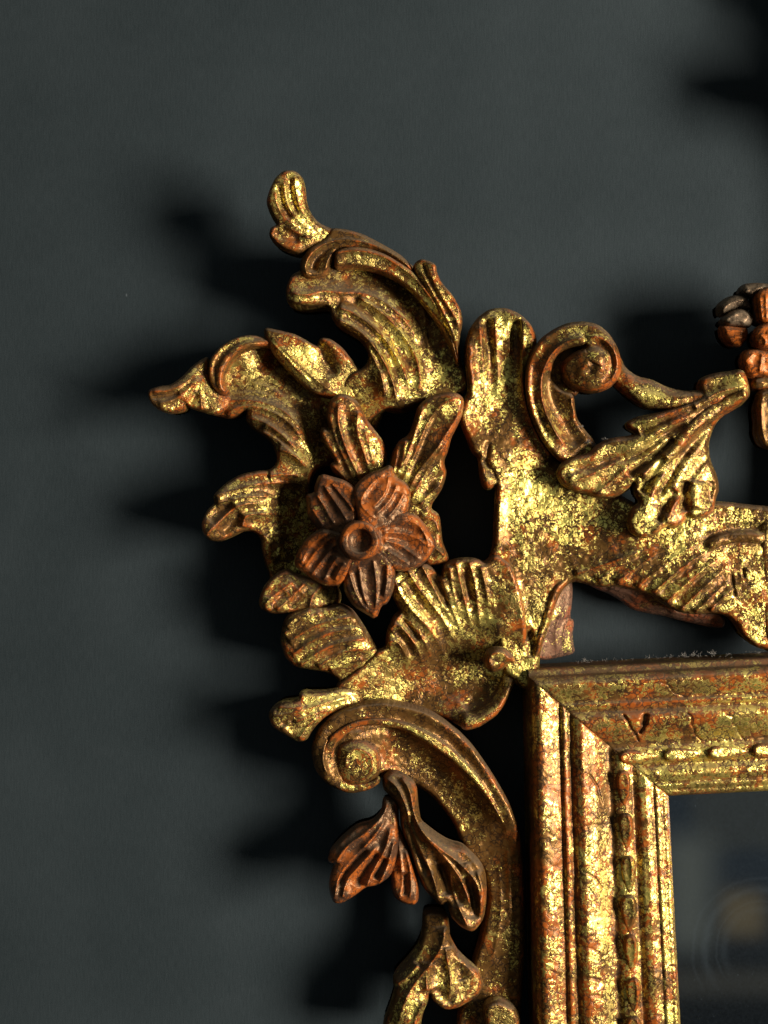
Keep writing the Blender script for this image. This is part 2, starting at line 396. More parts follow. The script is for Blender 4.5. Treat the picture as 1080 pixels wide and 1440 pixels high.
    bk = top.copy(); bk[:, 1] = np.maximum(yb, bk[:, 1]+2*S); bk[bv] = ring[2]
    verts = np.concatenate([top, ring[0], ring[1], bk])
    o1, o2, o3 = n, n+nb, n+2*nb
    a, b = BE[:, 0], BE[:, 1]; ra, rb = rm[a], rm[b]
    sides = [np.stack([b, a, o1+ra, o1+rb], 1), np.stack([o1+rb, o1+ra, o2+ra, o2+rb], 1), np.stack([o2+rb, o2+ra, o3+a, o3+b], 1)]
    faces = np.concatenate([F, F[:, ::-1]+o3]+sides)
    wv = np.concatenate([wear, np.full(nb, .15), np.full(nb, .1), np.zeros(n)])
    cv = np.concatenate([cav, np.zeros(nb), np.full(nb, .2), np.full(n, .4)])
    return link_mesh(name, verts, faces, mat, parent, {'wear': wv, 'cavity': cv})

def hash_(s):
    h = 5
    for c in s: h = (h*31+ord(c)) % 99991
    return h

def lines(key, rows, kind, amp, w, fade=(.15, .15)):
    return [(kind, T(key, r), amp, w, fade) for r in rows]

def spots(key, s):
    ox, oy, k = CROP[key]; out = []
    for q in s.split():
        a = [float(c) for c in q.split(',')]; out.append((a[0]*k+ox, a[1]*k+oy, a[2]))
    return out

# ------------------------------------------------------------------ the wall
def box(name, lo, hi, mat, parent=None):
    x0, y0, z0 = lo; x1, y1, z1 = hi
    v = np.array([(x, y, z) for x in (x0, x1) for y in (y0, y1) for z in (z0, z1)])
    f = np.array([(0, 1, 3, 2), (4, 6, 7, 5), (0, 4, 5, 1), (2, 3, 7, 6), (0, 2, 6, 4), (1, 5, 7, 3)])
    o = link_mesh(name, v, f, mat, parent)
    for p in o.data.polygons: p.use_smooth = False
    return o
wall = box('wall', (-1.6, 0.0, -1.4), (1.6, 0.10, 1.4), wall_material())
wall['kind'] = 'structure'; wall['label'] = 'matt slate black painted wall behind the carved frame'

# ------------------------------------------------------------------ the gilt mirror
root = bpy.data.objects.new('carved_mirror', None); sc.collection.objects.link(root)
root['label'] = 'antique gilt carved wooden mirror with rococo scrolls, acanthus leaves and a red-brown flower'
root['category'] = 'mirror'
AX = (1116.0, 500.0); TH = math.radians(2.6)

# --- moulded rails of the frame
PROF = [(0, 84), (3, 93), (9, 101), (15, 104), (21, 102.5), (30, 98.5), (38, 94.5), (42, 92), (44, 94), (47, 97.5), (53, 95), (55, 91.5), (58, 92),
        (64, 98), (72, 101), (80, 98.5), (90, 93.5), (97, 88), (105, 82), (110, 79), (114, 80), (118, 83), (124, 85), (132, 84.5), (139, 80), (142, 77),
        (146, 79), (152, 83), (160, 84), (167, 80), (171, 77), (173, 80.5), (180, 77.8), (181.5, 74), (183, 76.5), (189, 74.3), (190.4, 66), (191, 50)]
OX, OY = 744.0, 952.0
def frame_pt(u, v):
    u = u*.98; v = v*.925
    th = np.radians(1.1+1.9*np.clip(u, 0, 190)/190.0)
    return OX+u+v*np.tan(th), OY-u*math.tan(math.radians(2.9))+v

def rail(name, vertical, L, extra, mat):
    t = [p[0] for p in PROF]; hh = [p[1] for p in PROF]
    tt = np.unique(np.concatenate([np.arange(0, 191, 1.6), [191.0]])); ph = np.interp(tt, t, hh)
    ph = np.convolve(np.pad(ph, 1, 'edge'), [.2, .6, .2], 'valid'); ph[-1] = 50
    nl = int(L/2.2); fr = np.linspace(0, 1, nl)
    Tm, Fm = np.meshgrid(tt, fr); s = Tm+(L-Tm)*Fm
    if vertical: u, v = Tm, s
    else: u, v = s, Tm
    px, py = frame_pt(u, v)
    H = np.broadcast_to(ph, Tm.shape).copy()
    a, b = (s, Tm)
    H += 1.5*vnoise(a, b*3, 34, 3+vertical)*(Tm > 4)+0.9*vnoise(a, b, 12, 5+vertical)+.7*vnoise(a, b, 5, 9+vertical)+.5*vnoise(a, b, 2.6, 19)
    dents = np.zeros_like(H)
    def cut(pts, depth, w):
        pl = np.array(pts, float); P = np.stack([px.ravel(), py.ravel()], 1); m = (abs(P[:, 0]-pl[:, 0].mean()) < 60) & (abs(P[:, 1]-pl[:, 1].mean()) < 60)
        q, _ = seg_dist(P[m], pl[:-1], pl[1:]); g = np.exp(-(q/w)**2); z = dents.ravel(); z[m] = np.maximum(z[m], depth*g)
        dents[:] = z.reshape(H.shape)
    if not vertical:
        cut([(877, 1006), (883, 1014), (886, 1022), (894, 1034)], 5, 1.8); cut([(910, 1006), (908, 1017), (899, 1030)], 6, 2.0); cut([(907, 1007), (904, 1018)], 7, 3.4); cut([(894, 1030), (897, 1041)], 4, 1.5)
        cut([(966, 1003), (973, 1008), (972, 1018), (977, 1026), (976, 1032), (985, 1040)], 2.5, 1.2); cut([(1020, 1004), (1031, 1008), (1030, 1019), (1037, 1022), (1038, 1031), (1046, 1040)], 1.8, 1.2)
        cut([(930, 960), (940, 963), (948, 974), (963, 980)], 2, 1.1)
    else:
        for x0, y0, x1, y1 in [(820, 1225, 848, 1250), (812, 1330, 850, 1345), (815, 1375, 852, 1383), (826, 1400, 850, 1406), (830, 1090, 846, 1130), (815, 1165, 850, 1160)]:
            cut([(x0, y0), ((x0+x1)/2+3, (y0+y1)/2-3), (x1, y1)], 2.5, 1.1)
    cur = np.zeros_like(H); prof2 = H-blur(H, 3); cur = prof2
    dents += 0.9*np.exp(-((s-Tm-1.5*vnoise(Tm, s*0+3, 9))/1.6)**2)*(Tm > 3)
    H -= dents
    wear = np.clip((cur-.2)*.3, 0, 1); cav = np.clip(-cur*.4, 0, 1)
    wear = wear*(Tm < 171)+(abs(Tm-s) < 2.5)*.25
    cav = np.clip(cav+dents*.3, 0, 1)+np.exp(-((Tm-110)/5.0)**2)*.6
    top = to_world(px, py, H)
    # outer side: straight back to the wall, with a dusty ledge along the top rail
    cols = []; fr_h = [80, 60, 30, 8]
    first = top[:, 0].copy()
    out = np.array([-math.cos(TH), 0, math.sin(TH)]) if vertical else np.array([math.sin(TH), 0, math.cos(TH)])
    for hv, ofs in zip([8, 40, 66, 78] if vertical else [8, 40, 62, 74, 79, 81], [0, 0, 1.0, 1.0] if vertical else [6, 6, 7.5, 8, 6, 1.5]):
        c = first.copy(); c[:, 1] = -(hv)*S; c += out*ofs*S; cols.append(c)
    cols = np.stack(cols, 1); k = cols.shape[1]
    inn = top[:, -1:].copy(); inn[..., 1] = -30*S
    V = np.concatenate([cols, top, inn], 1); n0, n1 = V.shape[:2]
    w = np.concatenate([np.full((n0, k), .12), wear, np.zeros((n0, 1))], 1); c = np.concatenate([np.full((n0, k), .35), cav, np.zeros((n0, 1))], 1)
    i = np.arange((n0-1)*n1).reshape(n0-1, n1)[:, :-1].ravel()
    F = np.stack([i, i+n1, i+n1+1, i+1], 1) if vertical else np.stack([i, i+1, i+n1+1, i+n1], 1)
    return link_mesh(name, V.reshape(-1, 3), F, mat, root, {'wear': w.ravel(), 'cavity': c.ravel()})

axis_u = 372.0                       # half the width of the frame
side = rail('side_rail', True, 1150, 0, M_RAIL)
toprail = rail('top_rail', False, axis_u, 0, M_RAIL)

# beads in the hollow of the rails
def bead_outline(u0, v0, length, width, vertical):
    prof = [(0, .30), (.04, .62), (.12, .90), (.25, 1), (.5, .92), (.75, .66), (.92, .38), (1, .18)]
    pts = [(s*length, w*width/2) for s, w in prof]+[(s*length, -w*width/2) for s, w in prof[::-1]]
    r = []
    for a, b in pts:
        r.append(frame_pt(u0+b, v0+a) if vertical else frame_pt(u0+a, v0+b))
    return np.array(r)
for k in range(17):
    v0 = 150+62*k+(k % 3)*2; o = bead_outline(129.5+(k*7 % 3)-1, v0+(k*5 % 4), 58+(k*11 % 5), 19+(k*13 % 4), True)
    c = o.mean(0); hd = np.array(frame_pt(129.5, v0+8)); tl = np.array(frame_pt(129.5, v0+52))
    if c[1] > 1800: break
    relief('bead', side, M_RAIL, o, [(hd[0], hd[1], 92), (tl[0], tl[1], 86)], edge=(8, 9), back=74, rough=.8, res=1.3,
           feats=[('r', np.array([frame_pt(134, v0+3), frame_pt(136.5, v0+22), frame_pt(133, v0+48)]), 3.2, 2.4, (0, .2))])
for k in range(4):
    u0 = 124+63.5*k; L = 61 if k else 58
    o = bead_outline(u0, 129.5, L, 21, False); hd = frame_pt(u0+8, 129); tl = frame_pt(u0+50, 129)
    relief('bead', toprail, M_RAIL, o, [(hd[0], hd[1], 91), (tl[0], tl[1], 86)], edge=(7, 8), back=74, rough=.8, res=1.3)

# glass
gp = [frame_pt(186, 186), frame_pt(186, 1200), frame_pt(2*axis_u-186, 1200), frame_pt(2*axis_u-186, 186)]
gv = np.array([to_world(np.array(a), np.array(b), np.array(h)) for h in (52.0, 44.0) for a, b in gp])
gf = np.array([(0, 1, 2, 3), (7, 6, 5, 4), (0, 4, 5, 1), (1, 5, 6, 2), (2, 6, 7, 3), (3, 7, 4, 0)])
gl = link_mesh('mirror_glass', gv, gf, glass_material(), root)
for p in gl.data.polygons: p.use_smooth = False

# --- the central stem, its fluted crest and the arm over the frame
body_out = np.concatenate([
    T('D', '112,262 130,200 168,147 220,110 290,105 350,130 400,175 428,235 424,290 400,345 378,400 374,450 386,540 415,630 460,710 520,790 560,800 620,790 700,790'),
    T('W', '860,690 905,715 950,712 985,706 1011,706 1050,710 1080,713 1132,716 1137,920'),
    T('H', '1045,627 990,582 962,532 930,502 880,487 800,495 740,485 690,460 640,420 560,400 520,386 450,392 410,385 360,370 330,372 300,400 275,450 255,520 225,600 210,660'),
    T('W', '757,960 745,975 705,945 700,900 692,850 688,800 690,782'),
    T('D', '238,1160 240,1080 246,960 250,890 226,914 200,914 182,880 173,800 170,768 145,752 110,662 82,600 92,540 125,480 120,400 108,320')])
body_h = spots('D', '240,150,88 170,260,98 380,250,100 260,300,78 250,600,80 330,700,84 230,760,90 210,860,92 300,860,84 400,1000,80 300,1150,80 500,900,74') + \
    spots('H', '200,300,80 100,500,78 230,620,72 500,330,84 560,250,88 700,330,92 760,200,92 860,430,88 1000,180,88 1000,380,92 1060,560,86 1150,300,94 330,360,76')
body_f = []
body_f += lines('D', ['240,130 245,250 255,380 250,520'], 'r', 9, 7, (.1, .5))
body_f += lines('D', ['172,160 180,260 190,360 192,470 200,600'], 'r', 7, 6, (.1, .5))
body_f += lines('D', ['300,140 305,250 305,360 300,480'], 'r', 4, 6, (.1, .5))
body_f += lines('D', ['208,150 214,260 222,380 225,500'], 'g', -8, 6, (.1, .4))
body_f += lines('D', ['335,150 345,260 340,380 330,500'], 'g', -12, 11, (.1, .4))
body_f += lines('D', ['362,150 368,260 362,360 365,470 385,570 430,680 500,780'], 'r', 13, 5, (.1, .05))
body_f += lines('D', ['130,260 128,360 140,460 160,560'], 'g', 7, 7, (.1, .3))
body_f += lines('D', ['395,600 430,690 480,760 540,830'], 'g', -7, 9)
body_f += lines('D', ['175,780 205,800 230,830 250,890', '215,700 200,780 215,860'], 'g', -5, 4)
body_f += lines('D', ['245,930 260,1010 250,1100 240,1180'], 'g', 5, 9)
body_f += lines('H', ['345,345 400,330 480,300 590,262 720,215', '430,372 500,325 590,270', '500,378 570,330 660,262 740,220', '580,396 650,340 740,270 820,225',
                      '640,420 700,365 790,295 860,250', '690,455 745,405 830,330 900,280', '745,482 800,430 880,355 940,300', '800,492 855,440 930,370', '860,486 900,440 960,390'], 'r', 7.5, 5.5, (.08, .25))
body_f += lines('H', ['470,352 540,300 620,262', '545,362 610,300 700,240', '612,385 670,325 770,255', '668,420 730,360 820,290', '720,450 780,395 860,320'], 'g', -3.5, 5)
body_f += lines('H', ['840,245 900,210 980,198 1080,208'], 'b', 8, 8)
body_f += lines('H', ['820,215 900,178 990,165 1080,172'], 'g', -4, 6)
body_f += lines('H', ['335,372 410,388 450,392 520,384 560,398 640,422 690,462 740,487 800,498 880,488 930,502 962,534 1000,590 1042,628'], 'r', 4.5, 4, (.02, .02))
body_f += lines('H', ['330,372 285,400 262,460 225,590 205,655'], 'b', 6, 7)
body_f += lines('H', ['20,300 30,400 28,500', '60,300 75,420 70,530', '120,330 130,430 120,540', '8,260 60,270 120,250'], 'r', 3.5, 5)
body_f += lines('H', ['170,560 190,620 175,660', '150,590 165,570 190,565'], 'g', -7, 5)
body_f += lines('H', ['940,340 950,400 955,430', '985,320 990,360'], 'g', -4, 2)
body = relief('carved_stem', root, M_BODY, body_out, body_h, body_f, edge=(11, 14), back=44, rough=1.7)

M_CHEEK = gilded('bare_pink_gesso', gilt=-0.25, red=0.0, dust=1.0, seed=6.3, glaze=0.0, bole=((0.095, 0.045, 0.026), (0.19, 0.050, 0.018)))
# the pale pink underside and the cut inner cheek round the opening over the rail
relief('opening_cheek', body, M_CHEEK, T('H', '332,366 290,385 240,440 220,520 190,600 180,662 240,668 290,656 345,642 338,610 335,575 342,520 325,515 334,450 336,400'),
       spots('H', '300,450,58 270,620,50 340,560,42 335,400,50'), lines('H', ['300,470 270,560 280,640', '320,520 300,580 320,640'], 'r', 4, 4), edge=(5, 5), back=28, rough=1.4)
relief('opening_cheek', body, M_CHEEK, T('H', '400,380 450,388 520,380 580,396 640,415 690,455 740,485 800,495 890,490 918,520 912,545 870,545 800,528 740,515 690,500 640,492 590,482 560,472 520,440 470,412 430,398'),
       spots('H', '480,400,64 580,440,58 700,480,56 860,515,58'), lines('H', ['470,398 540,410 600,450', '700,482 780,505 880,512'], 'r', 3, 4), edge=(5, 5), back=22, rough=1.4)

# --- left acanthus with curled tail
left_out = T('B', '380,300 420,240 480,195 560,172 640,180 720,240 800,330 880,385 960,360 1000,300 1060,280 1150,330 1260,380 1300,440 1180,480 1110,462 1097,500 1075,560 1000,620 900,690 850,716 826,718 790,752 779,800 776,850 800,930 860,1000 930,1080 925,1180 917,1240 880,1300 760,1330 640,1320 600,1260 604,1200 585,1160 570,1100 563,1030 520,1001 480,1004 430,1030 380,1050 330,1046 301,1015 295,970 318,918 358,880 345,850 408,790 468,756 540,740 600,736 628,712 636,680 620,622 580,580 530,552 495,512 502,462 455,490 425,500 380,492 330,480 290,462 240,452 245,420 300,395 350,380')
left_h = spots('B', '480,220,86 430,300,70 520,330,68 420,400,74 400,470,80 260,440,86 600,240,58 700,340,60 800,480,66 620,430,74 560,500,84 640,560,86 720,620,84 800,700,78 860,560,50 900,450,56 1060,350,84 1200,420,76 680,720,84 560,780,90 380,850,104 320,1000,112 450,930,98 600,900,84 700,850,64 800,1050,44 600,1100,66 700,1200,50 880,1200,46')
left_f = []
left_f += lines('B', ['330,440 420,425 500,420 590,435 680,475 745,560 790,640', '400,485 470,448 540,450 620,475 700,530 760,610 800,690', '505,500 570,515 640,560 700,620 760,690', '560,560 620,585 680,640 740,690 790,712', '636,640 690,655 740,700 780,730'], 'r', 9.1, 6.5, (.08, .2))
left_f += lines('B', ['450,300 560,290 640,330 720,420', '440,350 540,345 630,380 720,470', '440,395 560,385 650,430'], 'r', 3.2, 7, (.2, .3))
left_f += lines('B', ['500,535 590,560 660,610 730,670'], 'g', -5, 5)
left_f += lines('B', ['600,760 680,750 760,770', '348,850 420,830 520,800 600,790 700,790 765,810', '362,878 440,865 520,850 600,850 680,860'], 'r', 7.8, 6, (.05, .3))
left_f += lines('B', ['312,1030 350,990 400,940 450,895 520,880 640,890', '480,990 490,935 560,930 650,930'], 'r', 10.4, 6, (.05, .2))
left_f += lines('B', ['330,960 370,920 440,880', '380,1020 430,970 475,925'], 'g', -7, 8)
left_f += lines('B', ['570,1020 600,1060 605,1160', '640,1000 650,1060 640,1140'], 'r', 6.5, 8)
left_f += lines('B', ['600,190 660,250 740,330 820,395'], 'g', -9, 14)
left = relief('acanthus_leaf', root, M_BODY, left_out, left_h, left_f, edge=(9, 11), back=26, rough=1.4)

# the folded-over upper edge, the hooked lip and the tail of this leaf
relief('turned_edge', left, M_RICH, T('B', '577,97 640,110 720,130 788,172 816,180 826,143 870,148 922,186 962,236 985,268 1006,287 1050,300 1060,360 1010,420 930,420 860,410 800,398 740,345 680,285 630,230 598,175 580,135'),
       spots('B', '600,130,98 660,180,98 740,250,96 830,250,88 840,160,100 880,330,88 980,340,82 780,380,88'),
       lines('B', ['585,110 650,180 740,270 840,360 920,405', '600,150 680,240 790,350'], 'r', 5, 5) + lines('B', ['820,150 840,230 890,320'], 'g', -8, 9) + lines('B', ['830,150 890,190 940,260'], 'g', 4, 7),
       edge=(8, 9), back=50, rough=1.2)
relief('curled_lip', left, M_BODY, T('B', '600,150 570,140 500,131 430,150 372,190 334,240 328,300 338,350 370,388 405,402 420,385 398,362 392,320 410,275 440,232 480,200 530,183 600,182 640,195 640,165'),
       spots('B', '600,160,92 500,155,104 400,200,106 350,270,108 350,340,108 400,395,98'),
       lines('B', ['600,172 520,168 460,190 405,240 380,300 384,350 400,380'], 'b', 5, 6, (0, 0)) + lines('B', ['590,145 500,140 420,170 365,230 345,300 360,370'], 'g', -4, 6),
       edge=(8, 9), back=58)
relief('leaf_tail', left, M_WORN, T('B', '55,378 100,362 160,355 215,315 258,268 300,240 326,228 330,300 342,350 375,388 420,400 440,425 410,465 365,488 300,472 240,452 228,436 215,468 150,477 108,465 66,430'),
       spots('B', '70,400,122 150,410,116 250,340,104 300,270,98 240,430,112 330,430,100 410,430,86'),
       lines('B', ['75,385 160,380 230,340 290,280', '100,440 180,420 240,370 300,300', '228,436 255,380 295,320', '300,470 290,400 300,310', '350,470 330,420 310,360'], 'r', 6, 5, (.1, .2)) +
       lines('B', ['60,405 130,405 200,385', '240,440 275,390'], 'g', -4, 5), edge=(8, 10), back=62)

# --- upper acanthus blade with finial
blade_out = T('A', '222,560 262,540 320,500 420,430 540,420 650,450 740,505 830,580 900,690 950,800 968,850 975,960 1010,1010 1000,1080 940,1100 870,1110 800,1132 720,1167 690,1162 640,1160 600,1190 520,1260 440,1250 420,1150 440,1050 490,1000 545,976 571,940 563,890 532,845 480,811 424,778 404,745 388,696 300,700 240,692 203,680 197,620')
blade_h = spots('A', '210,640,112 300,650,106 400,620,96 450,760,102 420,500,78 560,560,72 700,620,68 560,880,98 640,1000,90 700,1130,88 600,700,84 800,800,66 740,900,76 900,760,68 940,950,66 850,1050,72 980,1050,76 500,1150,72')
blade_f = lines('A', ['215,640 290,655 360,630 440,640 540,640 640,680 740,770 800,880', '430,705 500,730 590,790 660,870 720,970 745,1060', '425,760 500,790 570,850 640,950 680,1050 690,1130', '520,660 620,720 700,800 770,900 800,1010 790,1090',
                      '545,870 590,930 625,1010 640,1110'], 'r', 10.8, 7, (.06, .12))
blade_f += lines('A', ['455,745 530,780 610,850 670,950 700,1040', '470,680 570,740 650,820 720,930 760,1040', '520,850 590,910 630,1000'], 'g', -5, 6)
blade_f += lines('A', ['800,690 820,740 822,790', '820,800 830,880 840,960'], 'r', 3, 2.5)
blade_f += lines('A', ['200,690 300,680 400,670'], 'r', 4, 4)
blade = relief('acanthus_leaf', root, M_BODY, blade_out, blade_h, blade_f, edge=(9, 11), back=34, rough=1.5)
relief('rolled_rim', blade, M_BODY, T('A', '415,455 480,433 560,440 650,468 740,525 800,580 870,670 920,760 955,860 972,975 958,950 930,880 880,780 820,700 760,630 690,578 620,545 540,525 470,520 415,527'),
       spots('A', '420,490,112 560,480,110 700,540,106 850,690,102 950,900,88'),
       lines('A', ['420,462 500,452 600,462 700,515 790,590 870,700 930,820 965,950'], 'r', 5, 4, (0, 0)), edge=(6, 8), back=62)
relief('rolled_rim', blade, M_DARK, T('A', '262,500 300,440 380,395 400,350 470,358 540,378 620,420 700,465 750,510 775,560 800,590 740,530 650,475 560,445 480,437 430,440 405,470 388,510 392,535 365,562 320,575 285,568 262,545'),
       spots('A', '280,540,112 340,450,112 450,400,108 600,430,106 740,530,104'),
       lines('A', ['290,555 282,510 320,450 400,408 500,404 600,430 700,485 770,540'], 'r', 7, 4, (0, .1)) + lines('A', ['310,550 325,490 390,440 440,425'], 'g', -8, 7, (.1, .3)) +
       lines('A', ['370,545 385,490 420,450 500,437'], 'r', 4, 3.5), edge=(7, 9), back=58)
relief('crest_leaf', blade, M_RICH, T('A', '765,525 782,500 806,488 865,510 868,545 888,592 940,650 975,712 985,768 968,850 970,965 955,910 925,830 885,765 835,680 790,600'),
       spots('A', '800,520,112 860,600,112 950,730,108 960,850,98'),
       lines('A', ['790,530 830,600 880,690 930,790 960,880'], 'r', 5, 4) + lines('A', ['820,500 850,580 900,670 955,750 970,810'], 'r', 4, 4) + lines('A', ['806,500 840,590 890,680'], 'g', -3, 4), edge=(6, 8), back=56)
relief('leaf_finial', blade, M_BODY, T('A', '110,230 124,180 150,125 190,93 235,94 267,122 280,165 283,220 300,278 335,325 382,350 430,362 400,405 340,430 300,446 262,470 200,451 150,420 123,382 130,348 162,336 130,290'),
       spots('A', '190,120,138 130,230,134 260,200,130 180,330,124 300,330,116 170,390,122 260,420,116 380,380,106'),
       lines('A', ['150,180 155,250 200,320 270,360', '190,130 190,220 230,300 310,360', '235,110 240,200 270,290 340,350'], 'r', 5, 6, (.1, .2)) +
       lines('A', ['170,150 172,240 220,315', '215,120 215,210 250,295'], 'g', -5, 5) + lines('A', ['160,340 210,350 270,385 320,400'], 'r', 6, 5) + lines('A', ['140,365 190,395 260,405', '165,330 215,372 285,395'], 'g', -6, 6),
       edge=(9, 11), back=78)

# --- lobes at the lower left
lobe_a = relief('leaf_lobe', root, M_RICH, T('F', '38,312 60,250 108,205 140,190 172,210 240,228 330,240 350,290 340,330 300,336 230,345 150,356 80,356 45,340'),
       spots('F', '60,310,96 140,240,88 250,290,84 330,290,66'),
       lines('F', ['50,330 110,280 170,235', '100,350 170,290 215,240', '230,340 240,290 280,250', '60,345 80,300'], 'r', 8, 6, (.1, .1)) + lines('F', ['80,330 140,275', '150,335 200,280'], 'g', -4, 6), edge=(9, 12), back=36)
lobe_b = relief('leaf_lobe', root, M_BODY, T('F', '120,460 130,395 158,352 235,334 300,335 342,322 390,345 430,400 460,450 487,500 520,520 480,560 430,640 380,680 330,660 345,610 300,580 240,570 170,558 136,520'),
       spots('F', '150,450,92 200,380,92 300,350,88 250,540,92 400,400,86 430,500,82 340,590,76 450,600,62'),
       lines('F', ['150,470 220,420 310,385 400,370', '130,440 190,385 280,350', '160,520 240,460 330,425 420,415', '190,560 270,500 360,465 445,455', '260,565 330,515 400,495 470,495', '310,580 370,545 440,530', '140,410 180,370 240,345'], 'r', 6.5, 6, (.06, .12)) +
       lines('F', ['155,500 230,440 320,405 410,395', '180,545 260,480 350,445 435,435', '225,560 300,508 380,480'], 'g', -3, 5), edge=(10, 13), back=34)
lobe_c = relief('leaf_lobe', root, M_RICH, T('F', '73,740 108,702 190,690 194,658 240,660 300,655 350,640 420,650 440,700 360,720 300,745 262,775 240,800 215,842 184,845 150,826 88,790'),
       spots('F', '90,745,108 190,730,104 200,820,104 300,690,92 400,680,78'),
       lines('F', ['85,750 150,740 230,720 320,690 400,670', '120,800 180,770 250,740 320,715', '190,840 220,790 270,745', '110,710 160,720 210,712'], 'r', 6, 5, (.1, .15)) + lines('F', ['120,770 160,790 170,760'], 'g', -4, 5), edge=(8, 10), back=40)

# --- fluted shell between the flower and the frame
shell = relief('shell_leaf', root, M_BODY, T('F', '335,625 400,580 450,540 487,500 521,490 525,430 550,370 578,350 545,290 541,210 600,180 660,165 700,188 730,225 738,172 798,150 860,150 900,168 935,130 1000,180 1040,300 1060,450 1020,560 1002,640 950,740 872,792 820,803 800,780 700,740 550,720 400,730 330,720 320,680'),
       spots('F', '400,620,76 500,540,74 560,440,82 560,240,92 640,190,92 700,320,84 660,480,78 780,180,92 860,200,92 900,350,78 800,400,72 600,620,54 750,600,46 860,620,48 960,640,66 900,770,80 820,760,74 960,500,58 1000,350,88 940,250,90 950,420,86 420,700,64'),
       lines('F', ['548,215 575,290 625,355 690,420 730,490 760,560', '600,190 640,260 700,330 750,400 790,480', '655,175 690,240 735,320 780,400', '575,240 620,310 680,380 720,450'], 'r', 8, 6, (.05, .25)) +
       lines('F', ['732,225 748,290 780,360 810,440', '785,160 805,250 830,350 850,430', '835,160 860,250 870,350 880,430', '880,180 900,260 910,340', '760,180 775,280 805,370'], 'r', 7, 6, (.05, .3)) +
       lines('F', ['532,420 560,395 600,430 640,490 665,560', '570,360 620,400 670,470 700,540', '528,470 560,460 590,500 610,560'], 'r', 8, 6, (.05, .25)) +
       lines('F', ['590,230 640,320 700,390', '760,230 790,320', '815,200 840,320', '555,420 590,460 620,520'], 'g', -4, 6) +
       lines('F', ['700,205 725,260 760,340'], 'g', -10, 6) + lines('F', ['560,320 600,400 650,460'], 'g', -8, 6) +
       lines('F', ['1000,600 960,700 880,760 800,770'], 'b', 9, 13, (.1, .1)) + lines('F', ['940,600 900,680 820,730'], 'g', -8, 14), edge=(9, 12), back=28, rough=1.5)

relief('curl', root, M_RICH, T('F', '893,535 905,500 940,486 975,492 1008,525 1010,545 985,545 960,572 925,582 900,565'),
       spots('F', '940,530,104'), lines('F', ['1000,540 975,515 940,505 915,520 912,550 940,565'], 'r', 4, 4), edge=(9, 11), dome=(14, 8), back=60)

# --- leaf sprigs behind the flower
relief('leaf_sprig', root, M_SPRIG, T('C', '192,190 190,150 205,105 240,75 288,82 332,118 362,190 402,240 440,290 457,360 445,430 400,480 340,500 300,500 262,455 222,430 203,392 232,378 185,310 160,250 172,224 205,242'),
       spots('C', '250,110,112 330,180,106 200,300,100 300,300,112 430,340,100 240,420,98 380,450,98'),
       lines('C', ['200,170 225,270 270,370 310,460', '245,110 235,190 265,300 320,420 350,470', '330,150 320,240 350,320 380,420', '165,240 200,310 250,400', '355,235 380,310 400,400', '212,392 250,430 290,480'], 'r', 6, 5, (.08, .15)) +
       lines('C', ['285,130 280,220 310,320 350,430', '215,220 250,330 295,440', '370,290 395,380'], 'g', -3.5, 7), edge=(9, 12), back=52)
relief('leaf_sprig', root, M_SPRIG, T('C', '465,420 480,350 512,288 556,262 580,200 600,130 648,90 710,70 772,72 803,100 792,170 768,222 742,270 728,330 708,378 723,430 702,500 655,565 652,592 690,615 699,700 703,740 737,817 690,836 630,840 560,700 480,520'),
       spots('C', '740,100,112 640,180,110 540,340,104 660,350,110 690,450,100 600,500,104 670,650,92 690,800,90 600,620,96'),
       lines('C', ['780,90 700,120 640,200 600,300 560,400 520,480', '620,130 590,220 560,320 520,420', '790,150 720,260 660,350 590,430 550,520', '505,300 500,370 480,440', '540,280 530,360 505,440', '720,300 660,380 600,480 560,560', '700,480 650,520 600,580'], 'r', 6, 5, (.08, .12)) +
       lines('C', ['690,140 640,240 600,350 560,440', '700,340 650,400 600,460', '710,420 660,470 620,530'], 'g', -3.5, 6) +
       lines('C', ['600,620 680,640 690,700', '640,740 720,800'], 'r', 6, 6), edge=(9, 12), back=50)

